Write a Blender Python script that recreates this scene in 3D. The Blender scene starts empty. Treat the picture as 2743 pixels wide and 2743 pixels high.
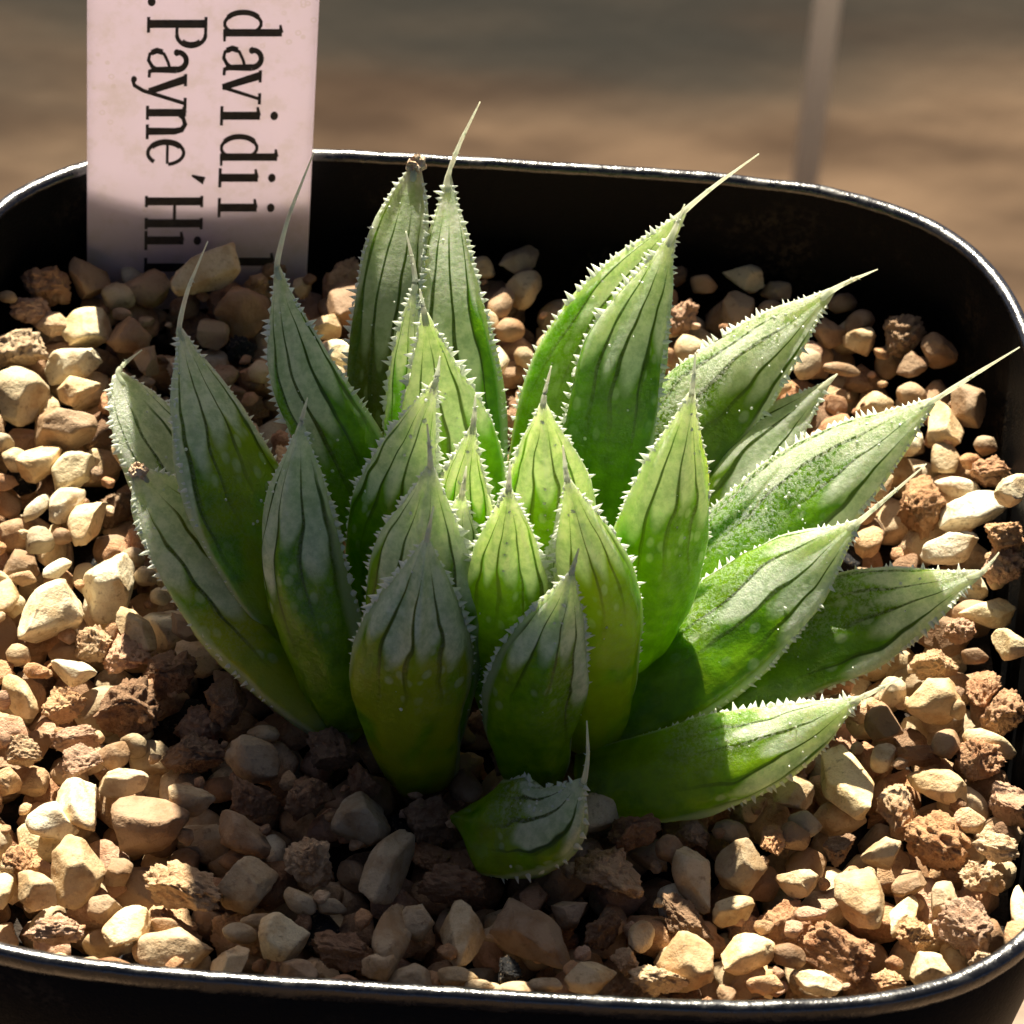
import bpy, bmesh, math, random
import numpy as np
from mathutils import Vector, Matrix, noise, Euler
from mathutils.bvhtree import BVHTree

# one Blender unit is one centimetre
scene = bpy.context.scene
scene.unit_settings.system = 'METRIC'
scene.unit_settings.scale_length = 0.01
COL = scene.collection
random.seed(11)
RNG = np.random.default_rng(11)
R = math.radians

# ------------------------------------------------------------------ camera
PITCH, ROLL, FOV, DIST, Z_RIM = R(43.15), R(3.0), R(18.2), 20.0, 7.0
cam_data = bpy.data.cameras.new('camera')
cam = bpy.data.objects.new('camera', cam_data)
COL.objects.link(cam)
scene.camera = cam
cam.location = (0, -DIST * math.cos(PITCH), Z_RIM + DIST * math.sin(PITCH))
cam.matrix_world = Matrix.Translation(cam.location) @ Matrix.Rotation(R(90) - PITCH, 4, 'X') @ Matrix.Rotation(ROLL, 4, 'Z')
cam_data.sensor_width = 36
cam_data.angle = FOV
cam_data.clip_start = 0.5
cam_data.clip_end = 5000
cam_data.dof.use_dof = True
cam_data.dof.focus_distance = 19.6
cam_data.dof.aperture_fstop = 1.15

# ------------------------------------------------------------------ sky, sun, exposure
SUN_EL, SUN_AZ = R(45), R(-10)          # azimuth measured from +Y towards +X: the sun stands behind the pot
world = bpy.data.worlds.new('World')
scene.world = world
world.use_nodes = True
wn = world.node_tree.nodes
wn.clear()
sky = wn.new('ShaderNodeTexSky')
sky.sky_type = 'NISHITA'
sky.sun_disc = False
sky.sun_elevation = SUN_EL
sky.sun_rotation = SUN_AZ
sky.air_density = 0.2
sky.dust_density = 1.2
sky.ozone_density = 0.0
bg = wn.new('ShaderNodeBackground')
bg.inputs['Strength'].default_value = 0.05
wo = wn.new('ShaderNodeOutputWorld')
world.node_tree.links.new(sky.outputs[0], bg.inputs['Color'])
world.node_tree.links.new(bg.outputs[0], wo.inputs['Surface'])

sun_data = bpy.data.lights.new('sun', 'SUN')
sun_data.energy = 5.0
sun_data.angle = R(0.5)
sun_data.color = (1.0, 0.915, 0.745)
sun = bpy.data.objects.new('sun', sun_data)
COL.objects.link(sun)
to_sun = Vector((math.sin(SUN_AZ) * math.cos(SUN_EL), math.cos(SUN_AZ) * math.cos(SUN_EL), math.sin(SUN_EL)))
sun.location = to_sun * 60
sun.rotation_euler = to_sun.to_track_quat('Z', 'Y').to_euler()

scene.view_settings.view_transform = 'Standard'
scene.view_settings.look = 'None'
scene.view_settings.exposure = 1.55
scene.view_settings.gamma = 1
scene.view_settings.use_curve_mapping = False
scene.render.engine = 'CYCLES'
scene.cycles.max_bounces = 7
scene.cycles.transmission_bounces = 6
scene.cycles.use_denoising = True

# ------------------------------------------------------------------ helpers
def tag(o, label=None, cat=None, group=None, kind=None):
    if label: o['label'] = label
    if cat: o['category'] = cat
    if group: o['group'] = group
    if kind: o['kind'] = kind
    return o

def mesh_obj(name, verts, faces, mat=None, parent=None, smooth=True):
    me = bpy.data.meshes.new(name)
    me.from_pydata([tuple(v) for v in verts], [], faces)
    if smooth:
        me.polygons.foreach_set('use_smooth', [True] * len(me.polygons))
    me.update()
    if mat: me.materials.append(mat)
    o = bpy.data.objects.new(name, me)
    COL.objects.link(o)
    if parent: o.parent = parent
    return o

def empty(name, loc=(0, 0, 0)):
    o = bpy.data.objects.new(name, None)
    o.location = loc
    o.empty_display_size = 0.3
    COL.objects.link(o)
    return o

def strips(rows, closed=True, caps=False):
    """rows: list of equally long rings of points -> verts, quads"""
    n = len(rows[0]); V = [p for r_ in rows for p in r_]; Fc = []
    for i in range(len(rows) - 1):
        for j in range(n if closed else n - 1):
            a, b = i * n + j, i * n + (j + 1) % n
            Fc.append((a, b, b + n, a + n))
    if caps:
        Fc.append(tuple(range(n - 1, -1, -1)))
        Fc.append(tuple((len(rows) - 1) * n + j for j in range(n)))
    return V, Fc

def box_obj(name, lo, hi, mat, parent=None, bevel=0.0):
    bm = bmesh.new()
    bmesh.ops.create_cube(bm, size=1)
    for v in bm.verts:
        v.co = Vector([lo[k] + (v.co[k] + .5) * (hi[k] - lo[k]) for k in range(3)])
    if bevel:
        bmesh.ops.bevel(bm, geom=bm.edges[:], offset=bevel, segments=2, affect='EDGES', profile=.5)
    me = bpy.data.meshes.new(name); bm.to_mesh(me); bm.free()
    me.materials.append(mat)
    o = bpy.data.objects.new(name, me); COL.objects.link(o)
    if parent: o.parent = parent
    return o

class NT:
    """small helper that wires shader nodes"""
    def __init__(s, name):
        s.mat = bpy.data.materials.new(name); s.mat.use_nodes = True
        s.t = s.mat.node_tree; s.t.nodes.clear()
    def n(s, kind, ins=None, out=0, **props):
        nd = s.t.nodes.new('ShaderNode' + kind)
        for k, v in props.items(): setattr(nd, k, v)
        for k, v in (ins or {}).items():
            sock = nd.inputs[k]
            if isinstance(v, bpy.types.NodeSocket): s.t.links.new(v, sock)
            elif isinstance(v, bpy.types.Node): s.t.links.new(v.outputs[0], sock)
            else: sock.default_value = v
        return nd.outputs[out] if len(nd.outputs) else nd
    def m(s, op, a, b=0.0, c=0.0): return s.n('Math', {0: a, 1: b, 2: c}, operation=op)
    def step(s, x, lo, hi):
        return s.n('MapRange', {0: x, 1: lo, 2: hi, 3: 0.0, 4: 1.0}, interpolation_type='SMOOTHSTEP')
    def mix(s, fac, a, b, mode='MIX'):
        nd = s.t.nodes.new('ShaderNodeMix'); nd.data_type = 'RGBA'; nd.blend_type = mode
        for idx, v in ((0, fac), (6, a), (7, b)):
            sock = nd.inputs[idx]
            if isinstance(v, bpy.types.NodeSocket): s.t.links.new(v, sock)
            else: sock.default_value = v if idx == 0 or len(v) == 4 else (*v, 1)
        return nd.outputs[2]
    def noise(s, vec, scale, detail=3.0, rough=.55, out=0):
        return s.n('TexNoise', {'Vector': vec, 'Scale': scale, 'Detail': detail, 'Roughness': rough}, out=out)
    def vec(s, x, y, z=0.0): return s.n('CombineXYZ', {0: x, 1: y, 2: z})
    def bump(s, h, strength, dist):
        return s.n('Bump', {'Height': h, 'Strength': strength, 'Distance': dist})
    def out(s, shader):
        s.n('OutputMaterial', {'Surface': shader}); return s.mat

def principled(nt, base, rough, normal=None, **kw):
    ins = {'Base Color': base if isinstance(base, bpy.types.NodeSocket) else (*base, 1), 'Roughness': rough}
    if normal is not None: ins['Normal'] = normal
    ins.update({k.replace('_', ' '): v for k, v in kw.items()})
    return nt.n('BsdfPrincipled', ins)

# ------------------------------------------------------------------ materials
def mat_pot():
    nt = NT('black_plastic')
    co = nt.n('TexCoord', out=3)
    geo = nt.n('NewGeometry', out=0)
    z = nt.n('SeparateXYZ', {0: geo}, out=2)
    big = nt.noise(co, 1.3, 5, .65); fine = nt.noise(co, 22, 3, .6)
    dust = nt.m('MULTIPLY', nt.step(big, .52, .72), nt.step(fine, .42, .62))
    dust = nt.m('MULTIPLY', dust, nt.step(z, 6.99, 6.6))
    dust = nt.m('MULTIPLY', dust, .55)
    col = nt.mix(dust, (.0032, .0032, .0035), (.055, .040, .026))
    b = nt.bump(nt.m('ADD', nt.m('MULTIPLY', fine, .5), nt.noise(co, 60, 2)), .35, .02)
    return nt.out(principled(nt, col, nt.m('ADD', .5, nt.m('MULTIPLY', dust, .4)), b, **{'Specular IOR Level': .07}))

def mat_rim():
    nt = NT('worn_black_rim')
    co = nt.n('TexCoord', out=3)
    fine = nt.noise(co, 30, 3, .7); big = nt.noise(co, 3, 4, .6)
    col = nt.mix(nt.step(big, .55, .75), (.006, .006, .007), (.022, .020, .018))
    b = nt.bump(nt.m('ADD', fine, nt.m('MULTIPLY', nt.noise(co, 11, 3, .7), 1.5)), .5, .006)
    return nt.out(principled(nt, col, nt.m('ADD', .2, nt.m('MULTIPLY', nt.step(nt.noise(co, 6, 4, .7), .45, .68), .24)), b, **{'Specular IOR Level': .9}))

def mat_stone(rough, per_object):
    nt = NT(('porous' if rough else 'smooth') + ('_pebble' if per_object else '_gravel'))
    if per_object:
        col = nt.n('ObjectInfo', out=1); rnd = nt.n('ObjectInfo', out=5)
        co = nt.n('VectorMath', {0: nt.n('NewGeometry', out=0), 1: nt.vec(nt.m('MULTIPLY', rnd, 37.0), rnd, 0.0)}, operation='ADD')
    else:
        col = nt.n('Attribute', out=0, attribute_name='stone_col', attribute_type='GEOMETRY')
        co = nt.n('NewGeometry', out=0)
    if rough:
        patch = nt.noise(co, 7, 5, .7); grain = nt.noise(co, 34, 4, .7)
        c = nt.mix(nt.step(patch, .30, .56), nt.mix(.7, col, (.50, .33, .22), 'MULTIPLY'), col)
        c = nt.mix(nt.m('MULTIPLY', nt.step(grain, .55, .75), .45), c, (.62, .47, .30))
        pit = nt.noise(co, 15, 6, .75)
        h = nt.m('ADD', nt.m('MULTIPLY', pit, .9), nt.m('MULTIPLY', grain, .8))
        b = nt.bump(h, .9, .05)
    else:
        patch = nt.noise(co, 5, 5, .62); grain = nt.noise(co, 48, 3, .65)
        c = nt.mix(nt.step(patch, .42, .68), col, nt.mix(.7, col, (.62, .45, .28), 'MULTIPLY'))
        spot = nt.noise(co, 17, 3, .6)
        c = nt.mix(nt.m('MULTIPLY', nt.step(spot, .57, .70), .6), c, (.22, .14, .08))
        c = nt.mix(nt.m('MULTIPLY', nt.step(nt.noise(co, 70, 2, .6), .5, .7), .25), c, (.30, .22, .14))
        b = nt.bump(nt.m('ADD', nt.m('MULTIPLY', grain, .5), nt.m('MULTIPLY', spot, .6)), .5, .03)
    return nt.out(principled(nt, c, .82 if rough else .68, b, **{'Specular IOR Level': .3}))

def mat_leaf():
    nt = NT('haworthia_leaf')
    at = nt.n('Attribute', out=1, attribute_name='leaf_uv', attribute_type='GEOMETRY')
    sep = nt.t.nodes.new('ShaderNodeSeparateXYZ'); nt.t.links.new(at, sep.inputs[0])
    u, t, face = sep.outputs
    seed = nt.n('Attribute', out=2, attribute_name='leaf_seed', attribute_type='OBJECT')
    frost_sheen = nt.n('Attribute', out=2, attribute_name='leaf_frost_sheen', attribute_type='OBJECT')
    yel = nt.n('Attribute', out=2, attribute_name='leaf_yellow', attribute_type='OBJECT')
    geo = nt.n('NewGeometry', out=0)
    seed7 = nt.m('MULTIPLY', seed, 7.31)
    wob = nt.noise(nt.vec(nt.m('MULTIPLY', u, 1.2), nt.m('MULTIPLY', t, 4.0), seed7), 1.0, 2)
    s = nt.m('ADD', nt.m('ADD', nt.m('MULTIPLY', u, 1.95), seed7), nt.m('MULTIPLY', wob, .8))
    cell = nt.m('FLOOR', s)
    f = nt.m('MULTIPLY', nt.m('ABSOLUTE', nt.m('SUBTRACT', nt.m('FRACT', s), .5)), 2.0)
    rnd = nt.n('TexWhiteNoise', {'W': nt.m('ADD', cell, nt.m('MULTIPLY', seed, 91.7))}, noise_dimensions='1D')
    thr = nt.m('ADD', .46, nt.m('MULTIPLY', rnd, .25))
    # veins: dark lines between the windows, wider lower down, dying out at the tip
    wid = nt.m('ADD', nt.m('ADD', .60, nt.m('MULTIPLY', t, .24)), nt.m('MULTIPLY', rnd, .06))
    vein = nt.m('MULTIPLY', nt.step(f, wid, nt.m('ADD', wid, .14)), nt.step(t, nt.m('ADD', .90, nt.m('MULTIPLY', rnd, .09)), nt.m('ADD', .78, nt.m('MULTIPLY', rnd, .10))))
    # windows reach down between the veins in rounded fingers
    edge = nt.m('SUBTRACT', nt.m('SUBTRACT', t, thr), nt.m('MULTIPLY', nt.m('MULTIPLY', f, f), .09))
    win = nt.step(edge, -.02, .055)
    # round translucent flecks below the windows
    vor = nt.n('TexVoronoi', {'Vector': nt.vec(nt.m('MULTIPLY', u, 2.6), nt.m('MULTIPLY', t, 11.0), seed7), 'Scale': 1.3, 'Randomness': .9}, out=0)
    fleck = nt.m('MULTIPLY', nt.step(vor, .34, .18), nt.m('MULTIPLY', nt.step(edge, -.26, -.06), .42))
    pale = nt.m('MULTIPLY', nt.m('MAXIMUM', win, fleck), nt.m('SUBTRACT', 1.0, nt.m('MULTIPLY', vein, .92)))
    mott = nt.noise(geo, 9, 4, .6)
    green = nt.mix(nt.step(mott, .3, .7), (.075, .225, .002), (.165, .390, .003))
    green = nt.mix(nt.m('MULTIPLY', yel, nt.step(nt.noise(geo, 2.6, 2, .5), .34, .54)), green, (.38, .44, .010))  # yellow patches painted in for the glow of backlit leaves
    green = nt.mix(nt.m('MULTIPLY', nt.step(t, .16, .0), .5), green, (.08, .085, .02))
    palec = nt.mix(nt.step(nt.m('ADD', nt.m('MULTIPLY', mott, .5), nt.m('MULTIPLY', nt.noise(geo, 24, 4, .7), .5)), .36, .62), (.43, .57, .34), (.74, .83, .63))
    oli = nt.n('Attribute', out=2, attribute_name='leaf_olive', attribute_type='OBJECT')
    green = nt.mix(oli, green, (.055, .052, .006))
    palec = nt.mix(nt.m('MULTIPLY', oli, .55), palec, (.12, .15, .05))
    c = nt.mix(pale, green, palec)
    c = nt.mix(nt.m('MULTIPLY', vein, nt.m('MULTIPLY', nt.step(edge, -.30, .02), .92)), c, (.026, .055, .003))
    au = nt.m('ABSOLUTE', u)
    c = nt.mix(nt.m('MULTIPLY', nt.step(au, .90, .985), .75), c, (.50, .62, .42))
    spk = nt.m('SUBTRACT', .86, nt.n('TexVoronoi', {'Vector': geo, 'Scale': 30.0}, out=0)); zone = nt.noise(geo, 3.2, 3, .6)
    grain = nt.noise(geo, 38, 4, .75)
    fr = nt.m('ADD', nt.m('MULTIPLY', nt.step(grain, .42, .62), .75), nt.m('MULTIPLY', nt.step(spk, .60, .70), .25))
    fr = nt.m('MULTIPLY', nt.m('MULTIPLY', fr, nt.step(zone, .22, .48)), nt.m('MULTIPLY', frost_sheen, nt.step(u, -.45, .4)))  # white specks, plus a silvery highlight painted along the upper side
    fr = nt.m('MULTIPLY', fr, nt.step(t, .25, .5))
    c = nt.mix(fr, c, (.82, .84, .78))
    pap = nt.n('TexVoronoi', {'Vector': geo, 'Scale': 15.0}, out=0)
    b = nt.bump(nt.m('ADD', nt.m('MULTIPLY', nt.noise(geo, 26, 3, .6), .5), nt.m('ADD', nt.m('MULTIPLY', pale, .15), nt.m('MULTIPLY', fr, .9))), .5, .03)
    rough = nt.m('ADD', .24, nt.m('MULTIPLY', fr, .3))
    tcol = nt.mix(1.0, nt.n('Gamma', {'Color': c, 'Gamma': .6}), (1.12, 1.05, .68), 'MULTIPLY')
    rad = nt.mix(pale, (.34, .55, .02), (.26, .34, .15))
    sh = principled(nt, c, rough, b, **{'Subsurface Weight': .55, 'Subsurface Scale': 1.0, 'Specular IOR Level': .5})
    nt.t.links.new(rad, sh.node.inputs['Subsurface Radius'])
    tr = nt.n('BsdfTranslucent', {'Color': tcol, 'Normal': b})
    return nt.out(nt.n('MixShader', {0: .40, 1: sh, 2: tr}))

def mat_tooth():
    nt = NT('pale_teeth')
    d = nt.n('BsdfDiffuse', {'Color': (.86, .90, .80, 1)}); tr = nt.n('BsdfTranslucent', {'Color': (.92, .95, .82, 1)})
    return nt.out(nt.n('MixShader', {0: .08, 1: nt.n('MixShader', {0: .55, 1: d, 2: tr}), 2: nt.n('BsdfGlossy', {'Roughness': .25})}))

def mat_awn():
    nt = NT('dry_bristle')
    geo = nt.n('NewGeometry', out=0)
    c = nt.mix(nt.step(nt.noise(geo, 12, 3), .4, .65), (.90, .93, .78), (.86, .84, .70))
    d = nt.n('BsdfDiffuse', {'Color': c}); tr = nt.n('BsdfTranslucent', {'Color': c})
    return nt.out(nt.n('MixShader', {0: .78, 1: d, 2: tr}))

def mat_tag():
    nt = NT('translucent_plastic')
    co = nt.n('TexCoord', out=3)
    drops = nt.n('TexVoronoi', {'Vector': co, 'Scale': 13.0}, out=0)
    ring = nt.m('MULTIPLY', nt.step(drops, .10, .2), nt.step(drops, .34, .24))
    blot = nt.step(nt.noise(co, 1.1, 2), .52, .62)
    col = nt.mix(nt.m('MULTIPLY', nt.m('MULTIPLY', ring, blot), .6), (.84, .745, .79), (.70, .62, .55))
    col = nt.mix(nt.m('MULTIPLY', nt.step(nt.noise(co, 5, 5, .7), .45, .7), .35), col, (.62, .55, .42))
    dif = nt.n('BsdfDiffuse', {'Color': col})
    tr = nt.n('BsdfTranslucent', {'Color': col})
    a = nt.n('MixShader', {0: .52, 1: dif, 2: tr})
    gl = nt.n('BsdfGlossy', {'Roughness': .35})
    lw = nt.n('LayerWeight', {'Blend': .25}, out=0)
    a = nt.n('MixShader', {0: .05, 1: a, 2: nt.n('BsdfTransparent', {'Color': (.93, .86, .86, 1)})})
    return nt.out(nt.n('MixShader', {0: nt.m('MULTIPLY', lw, .5), 1: a, 2: gl}))

def mat_plain(name, c1, c2, scale, rough=.7, stretch=(1, 1, 1), bump=.2, dist=.1):
    nt = NT(name)
    co = nt.n('VectorMath', {0: nt.n('NewGeometry', out=0), 1: stretch}, operation='MULTIPLY')
    nz = nt.noise(co, scale, 5, .6)
    c = nt.mix(nt.step(nz, .3, .7), c1, c2)
    return nt.out(principled(nt, c, rough, nt.bump(nz, bump, dist)))

def mat_ground():
    nt = NT('brown_and_grey_earth')
    geo = nt.n('NewGeometry', out=0)
    y = nt.m('SUBTRACT', nt.n('SeparateXYZ', {0: geo}, out=1), nt.m('MULTIPLY', nt.n('SeparateXYZ', {0: geo}, out=0), .16))
    st = nt.n('VectorMath', {0: geo, 1: (.55, 1.5, 1.0)}, operation='MULTIPLY')
    n1 = nt.noise(st, .12, 3, .5); n2 = nt.noise(st, .06, 2, .5)
    c = nt.mix(nt.step(n1, .3, .7), (.045, .030, .021), (.135, .090, .058))
    far_grey = nt.step(nt.m('ADD', y, nt.m('MULTIPLY', nt.m('SUBTRACT', n2, .5), 40.0)), 104.0, 119.0)  # earth turns dark grey farther back, sooner on the left
    c = nt.mix(nt.m('MULTIPLY', far_grey, .85), c, (.018, .0195, .0185))
    return nt.out(nt.n('BsdfDiffuse', {'Color': c, 'Normal': nt.bump(nt.noise(geo, .8, 4), .3, .5)}))
def mat_frosted():
    nt = NT('frosted_plastic')
    d = nt.n('BsdfDiffuse', {'Color': (.58, .54, .49, 1)}); tr = nt.n('BsdfTranslucent', {'Color': (.62, .57, .51, 1)})
    return nt.out(nt.n('MixShader', {0: .6, 1: d, 2: tr}))

M_POT, M_RIM, M_LEAF, M_TOOTH, M_AWN, M_TAG = mat_pot(), mat_rim(), mat_leaf(), mat_tooth(), mat_awn(), mat_tag()
M_SMOOTH, M_ROUGH = mat_stone(False, True), mat_stone(True, True)
M_SMOOTH_F, M_ROUGH_F = mat_stone(False, False), mat_stone(True, False)
M_DRY = mat_plain('withered_tissue', (.45, .28, .16), (.80, .66, .46), 16, .9, bump=.8)
M_INK = mat_plain('black_ink', (.010, .008, .010), (.03, .022, .022), 20, .5)
M_SOIL = mat_plain('dark_soil', (.012, .008, .005), (.035, .022, .013), 9, .95, bump=.8)
M_SHELF = mat_plain('brown_board', (.16, .10, .06), (.26, .17, .10), .8, .6, (1, 6, 6))
M_GROUND = mat_ground()
M_TERRA = mat_plain('terracotta', (.16, .075, .045), (.26, .13, .08), .5, .8)
M_POST = mat_frosted()

# ------------------------------------------------------------------ setting behind and below
g = mesh_obj('ground', [(-900, -500, -70), (900, -500, -70), (900, 2500, -70), (-900, 2500, -70)], [(0, 1, 2, 3)], M_GROUND)
tag(g, kind='structure')
sh = box_obj('shelf_board', (-24, -9.0, -1.8), (24, 7.2, 0), M_SHELF, bevel=.15)
tag(sh, 'brown wooden shelf board under the black pot', 'shelf')

# out-of-focus thing standing on the ground behind the shelf
po = empty('pale_post', (12.6, 103, -70))
tag(po, 'pale round post rising out of focus behind the pot', 'post')
rows = [[(.6 * math.cos(a), .6 * math.sin(a), z) for a in np.linspace(0, 6.2832, 20, endpoint=False)] for z in (0, 20, 45, 60)]
V, Fc = strips(rows, caps=True); mesh_obj('pipe', V, Fc, M_POST, po)
rows = [[(.85 * math.cos(a), .85 * math.sin(a), z) for a in np.linspace(0, 6.2832, 20, endpoint=False)] for z in (59, 61, 61.3)]
V, Fc = strips(rows, caps=True); mesh_obj('cap', V, Fc, M_POST, po)


# ------------------------------------------------------------------ pot
POT_C = (-0.263, -0.073)
POT_A, POT_N, POT_YAW = 3.75, 4.45, R(-0.6)
def pot_ring(a, z, n=POT_N, m=200, dz=None):
    out = []
    for i in range(m):
        th = 2 * math.pi * i / m
        # finer sampling round the corners
        c, s_ = math.cos(th), math.sin(th)
        r_ = a / (abs(c) ** n + abs(s_) ** n) ** (1 / n)
        x, y = r_ * c, r_ * s_
        X = math.cos(POT_YAW) * x - math.sin(POT_YAW) * y + POT_C[0]
        Y = math.sin(POT_YAW) * x + math.cos(POT_YAW) * y + POT_C[1]
        zz = z
        if dz:
            zz += dz * (noise.noise(Vector((X * 2.2, Y * 2.2, 0))) * .6 + noise.noise(Vector((X * 9, Y * 9, 3))) * .4)
        out.append((X, Y, zz))
    return out
pot = empty('plant_pot', (POT_C[0], POT_C[1], 0))
tag(pot, 'black plastic plant pot with rounded corners holding gravel and succulent', 'pot')
bpy.context.view_layer.update()
def to_local(pts, par): 
    l = par.location
    return [(p[0] - l.x, p[1] - l.y, p[2] - l.z) for p in pts]
rows = [pot_ring(.4, .25), pot_ring(2.7, .25), pot_ring(2.72, 0.0), pot_ring(2.82, 0.03), pot_ring(2.86, .2), pot_ring(3.38, 3.6), pot_ring(3.67, 6.0), pot_ring(3.715, 6.86),
        pot_ring(3.665, 6.88)]
V, Fc = strips(rows); mesh_obj('outer_wall', to_local(V, pot), Fc, M_POT, pot)
rows = [pot_ring(3.667, 6.956), pot_ring(3.65, 6.6), pot_ring(3.61, 6.0), pot_ring(3.54, 5.2), pot_ring(3.28, 3.4), pot_ring(.3, 3.3)]
V, Fc = strips(rows); mesh_obj('inner_wall', to_local(V, pot), Fc, M_POT, pot)
prof = [(3.70, 6.85), (3.74, 6.87), (3.755, 6.915), (3.752, 6.97), (3.74, 6.99), (3.715, 6.996), (3.688, 6.992), (3.670, 6.975), (3.664, 6.955), (3.668, 6.93)]
rows = [pot_ring(a, z, m=360, dz=.014) for a, z in prof]
V, Fc = strips(rows); mesh_obj('rim', to_local(V, pot), Fc, M_RIM, pot)

# ------------------------------------------------------------------ soil under the gravel
rows = [pot_ring(a, 5.52, dz=.1) for a in (3.50, 2.6, 1.7, .8, .05)]
V, Fc = strips(rows, caps=False)
tag(mesh_obj('soil', V, Fc, M_SOIL), kind='structure')

# ------------------------------------------------------------------ name tag
TAG = [(-3.126, 3.049, 5.911), (-1.57, 3.231, 5.866), (-1.293, 4.041, 13.63), (-2.826, 3.856, 13.62)]
def tag_pt(a, b, lift=0.0):
    """a across (0 left .. 1 right), b up (0 bottom .. 1 top), lift towards the camera side"""
    p = [Vector(q) for q in TAG]
    q = (p[0] * (1 - a) + p[1] * a) * (1 - b) + (p[3] * (1 - a) + p[2] * a) * b
    return q + TAG_N * lift
_p = [Vector(q) for q in TAG]
TAG_N = (_p[1] - _p[0]).cross(_p[3] - _p[0]).normalized()
if TAG_N.y > 0: TAG_N = -TAG_N
tg = empty('name_tag', tuple((_p[0] + _p[1]) / 2))
tag(tg, 'pale pink translucent plastic name tag with two lines of dark serif lettering', 'name tag')
def slab(th, inset=0.0):
    V = [tag_pt(a, b, l) for l in (0, -th) for a, b in ((0, 0), (1, 0), (1, 1), (0, 1))]
    return V, [(0, 1, 2, 3), (7, 6, 5, 4), (0, 4, 5, 1), (1, 5, 6, 2), (2, 6, 7, 3), (3, 7, 4, 0)]
V, Fc = slab(.06)
bm = bmesh.new(); vs = [bm.verts.new(v) for v in to_local(V, tg)]
for q in Fc: bm.faces.new([vs[k] for k in q])
bmesh.ops.recalc_face_normals(bm, faces=bm.faces[:])
bmesh.ops.bevel(bm, geom=bm.edges[:], offset=.012, segments=2, affect='EDGES', profile=.5)
me = bpy.data.meshes.new('plastic_strip'); bm.to_mesh(me); bm.free(); me.materials.append(M_TAG)
o = bpy.data.objects.new('plastic_strip', me); COL.objects.link(o); o.parent = tg

def arc(cx, cy, rx, ry, a0, a1, n=14):
    return [(cx + rx * math.cos(R(a0 + (a1 - a0) * i / n)), cy + ry * math.sin(R(a0 + (a1 - a0) * i / n))) for i in range(n + 1)]
SER = .065
GLY = {   # strokes: (points, width at start, width at end); x along the line, y up, x-height 1
 'i': [([(.34, 0), (.34, 1)], .15, .15), ([(.12, .02), (.56, .02)], SER, SER), ([(.14, .93), (.34, .97)], .05, .09), ([(.335, 1.36), (.345, 1.36)], .2, .2)],
 'l': [([(.34, 0), (.34, 1.48)], .15, .15), ([(.12, .02), (.56, .02)], SER, SER), ([(.14, 1.42), (.34, 1.46)], .05, .09)],
 'd': [([(.54, 0), (.54, 1.48)], .14, .14), ([(.36, 1.43), (.54, 1.46)], .05, .09), ([(.54, .04), (.74, .04)], .07, .05), (arc(.33, .49, .24, .46, 40, 320), .07, .07), (arc(.31, .49, .24, .44, 120, 240), .10, .10)],
 'a': [(arc(.34, .74, .2, .24, 170, 0), .10, .12), ([(.54, .74), (.54, .2), (.58, .06), (.72, .05)], .13, .06), ([(.14, .74), (.16, .74)], .16, .16), ([(.54, .58), (.36, .52), (.18, .42), (.1, .24), (.18, .06), (.32, .03), (.46, .12), (.54, .24)], .06, .08), ([(.14, .38), (.1, .24), (.15, .1)], .11, .11)],
 'v': [([(.1, .98), (.37, .02)], .15, .12), ([(.37, .02), (.64, .98)], .07, .06), ([(-.02, .97), (.26, .97)], SER, SER), ([(.5, .97), (.76, .97)], SER, SER)],
 'y': [([(.1, .98), (.38, .05)], .15, .12), ([(.66, .98), (.36, -.1), (.24, -.32), (.1, -.36)], .07, .08), ([(.09, -.33), (.11, -.33)], .15, .15), ([(-.02, .97), (.26, .97)], SER, SER), ([(.52, .97), (.78, .97)], SER, SER)],
 'n': [([(.16, 0), (.16, 1)], .14, .14), ([(.0, .02), (.32, .02)], SER, SER), ([(.02, .93), (.16, .97)], .05, .09), ([(.16, .76), (.28, .93), (.42, .98), (.54, .9), (.58, .72), (.58, 0)], .07, .14), ([(.42, .02), (.76, .02)], SER, SER)],
 'e': [([(.14, .54), (.62, .54)], .06, .06), (arc(.37, .5, .26, .46, 8, 320, 22), .07, .08), (arc(.34, .5, .22, .42, 120, 240), .11, .11)],
 'P': [([(.16, 0), (.16, 1.46)], .15, .15), ([(.0, .02), (.36, .02)], SER, SER), ([(.0, 1.45), (.2, 1.45)], SER, SER), ([(.16, 1.45), (.42, 1.45)], SER, SER), (arc(.4, 1.09, .26, .36, 90, -90), .08, .08), (arc(.39, 1.09, .25, .33, 45, -45), .12, .12), ([(.4, .73), (.16, .73)], SER, SER)],
 'H': [([(.13, 0), (.13, 1.46)], .15, .15), ([(.63, 0), (.63, 1.46)], .15, .15), ([(.13, .75), (.63, .75)], SER, SER)] + [([(x0, y0), (x0 + .26, y0)], SER, SER) for x0 in (0, .5) for y0 in (.02, 1.45)],
 "'": [([(.40, 1.5), (.28, 1.18)], .15, .04)],
 '.': [([(.33, .09), (.35, .09)], .2, .2)],
}
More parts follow.
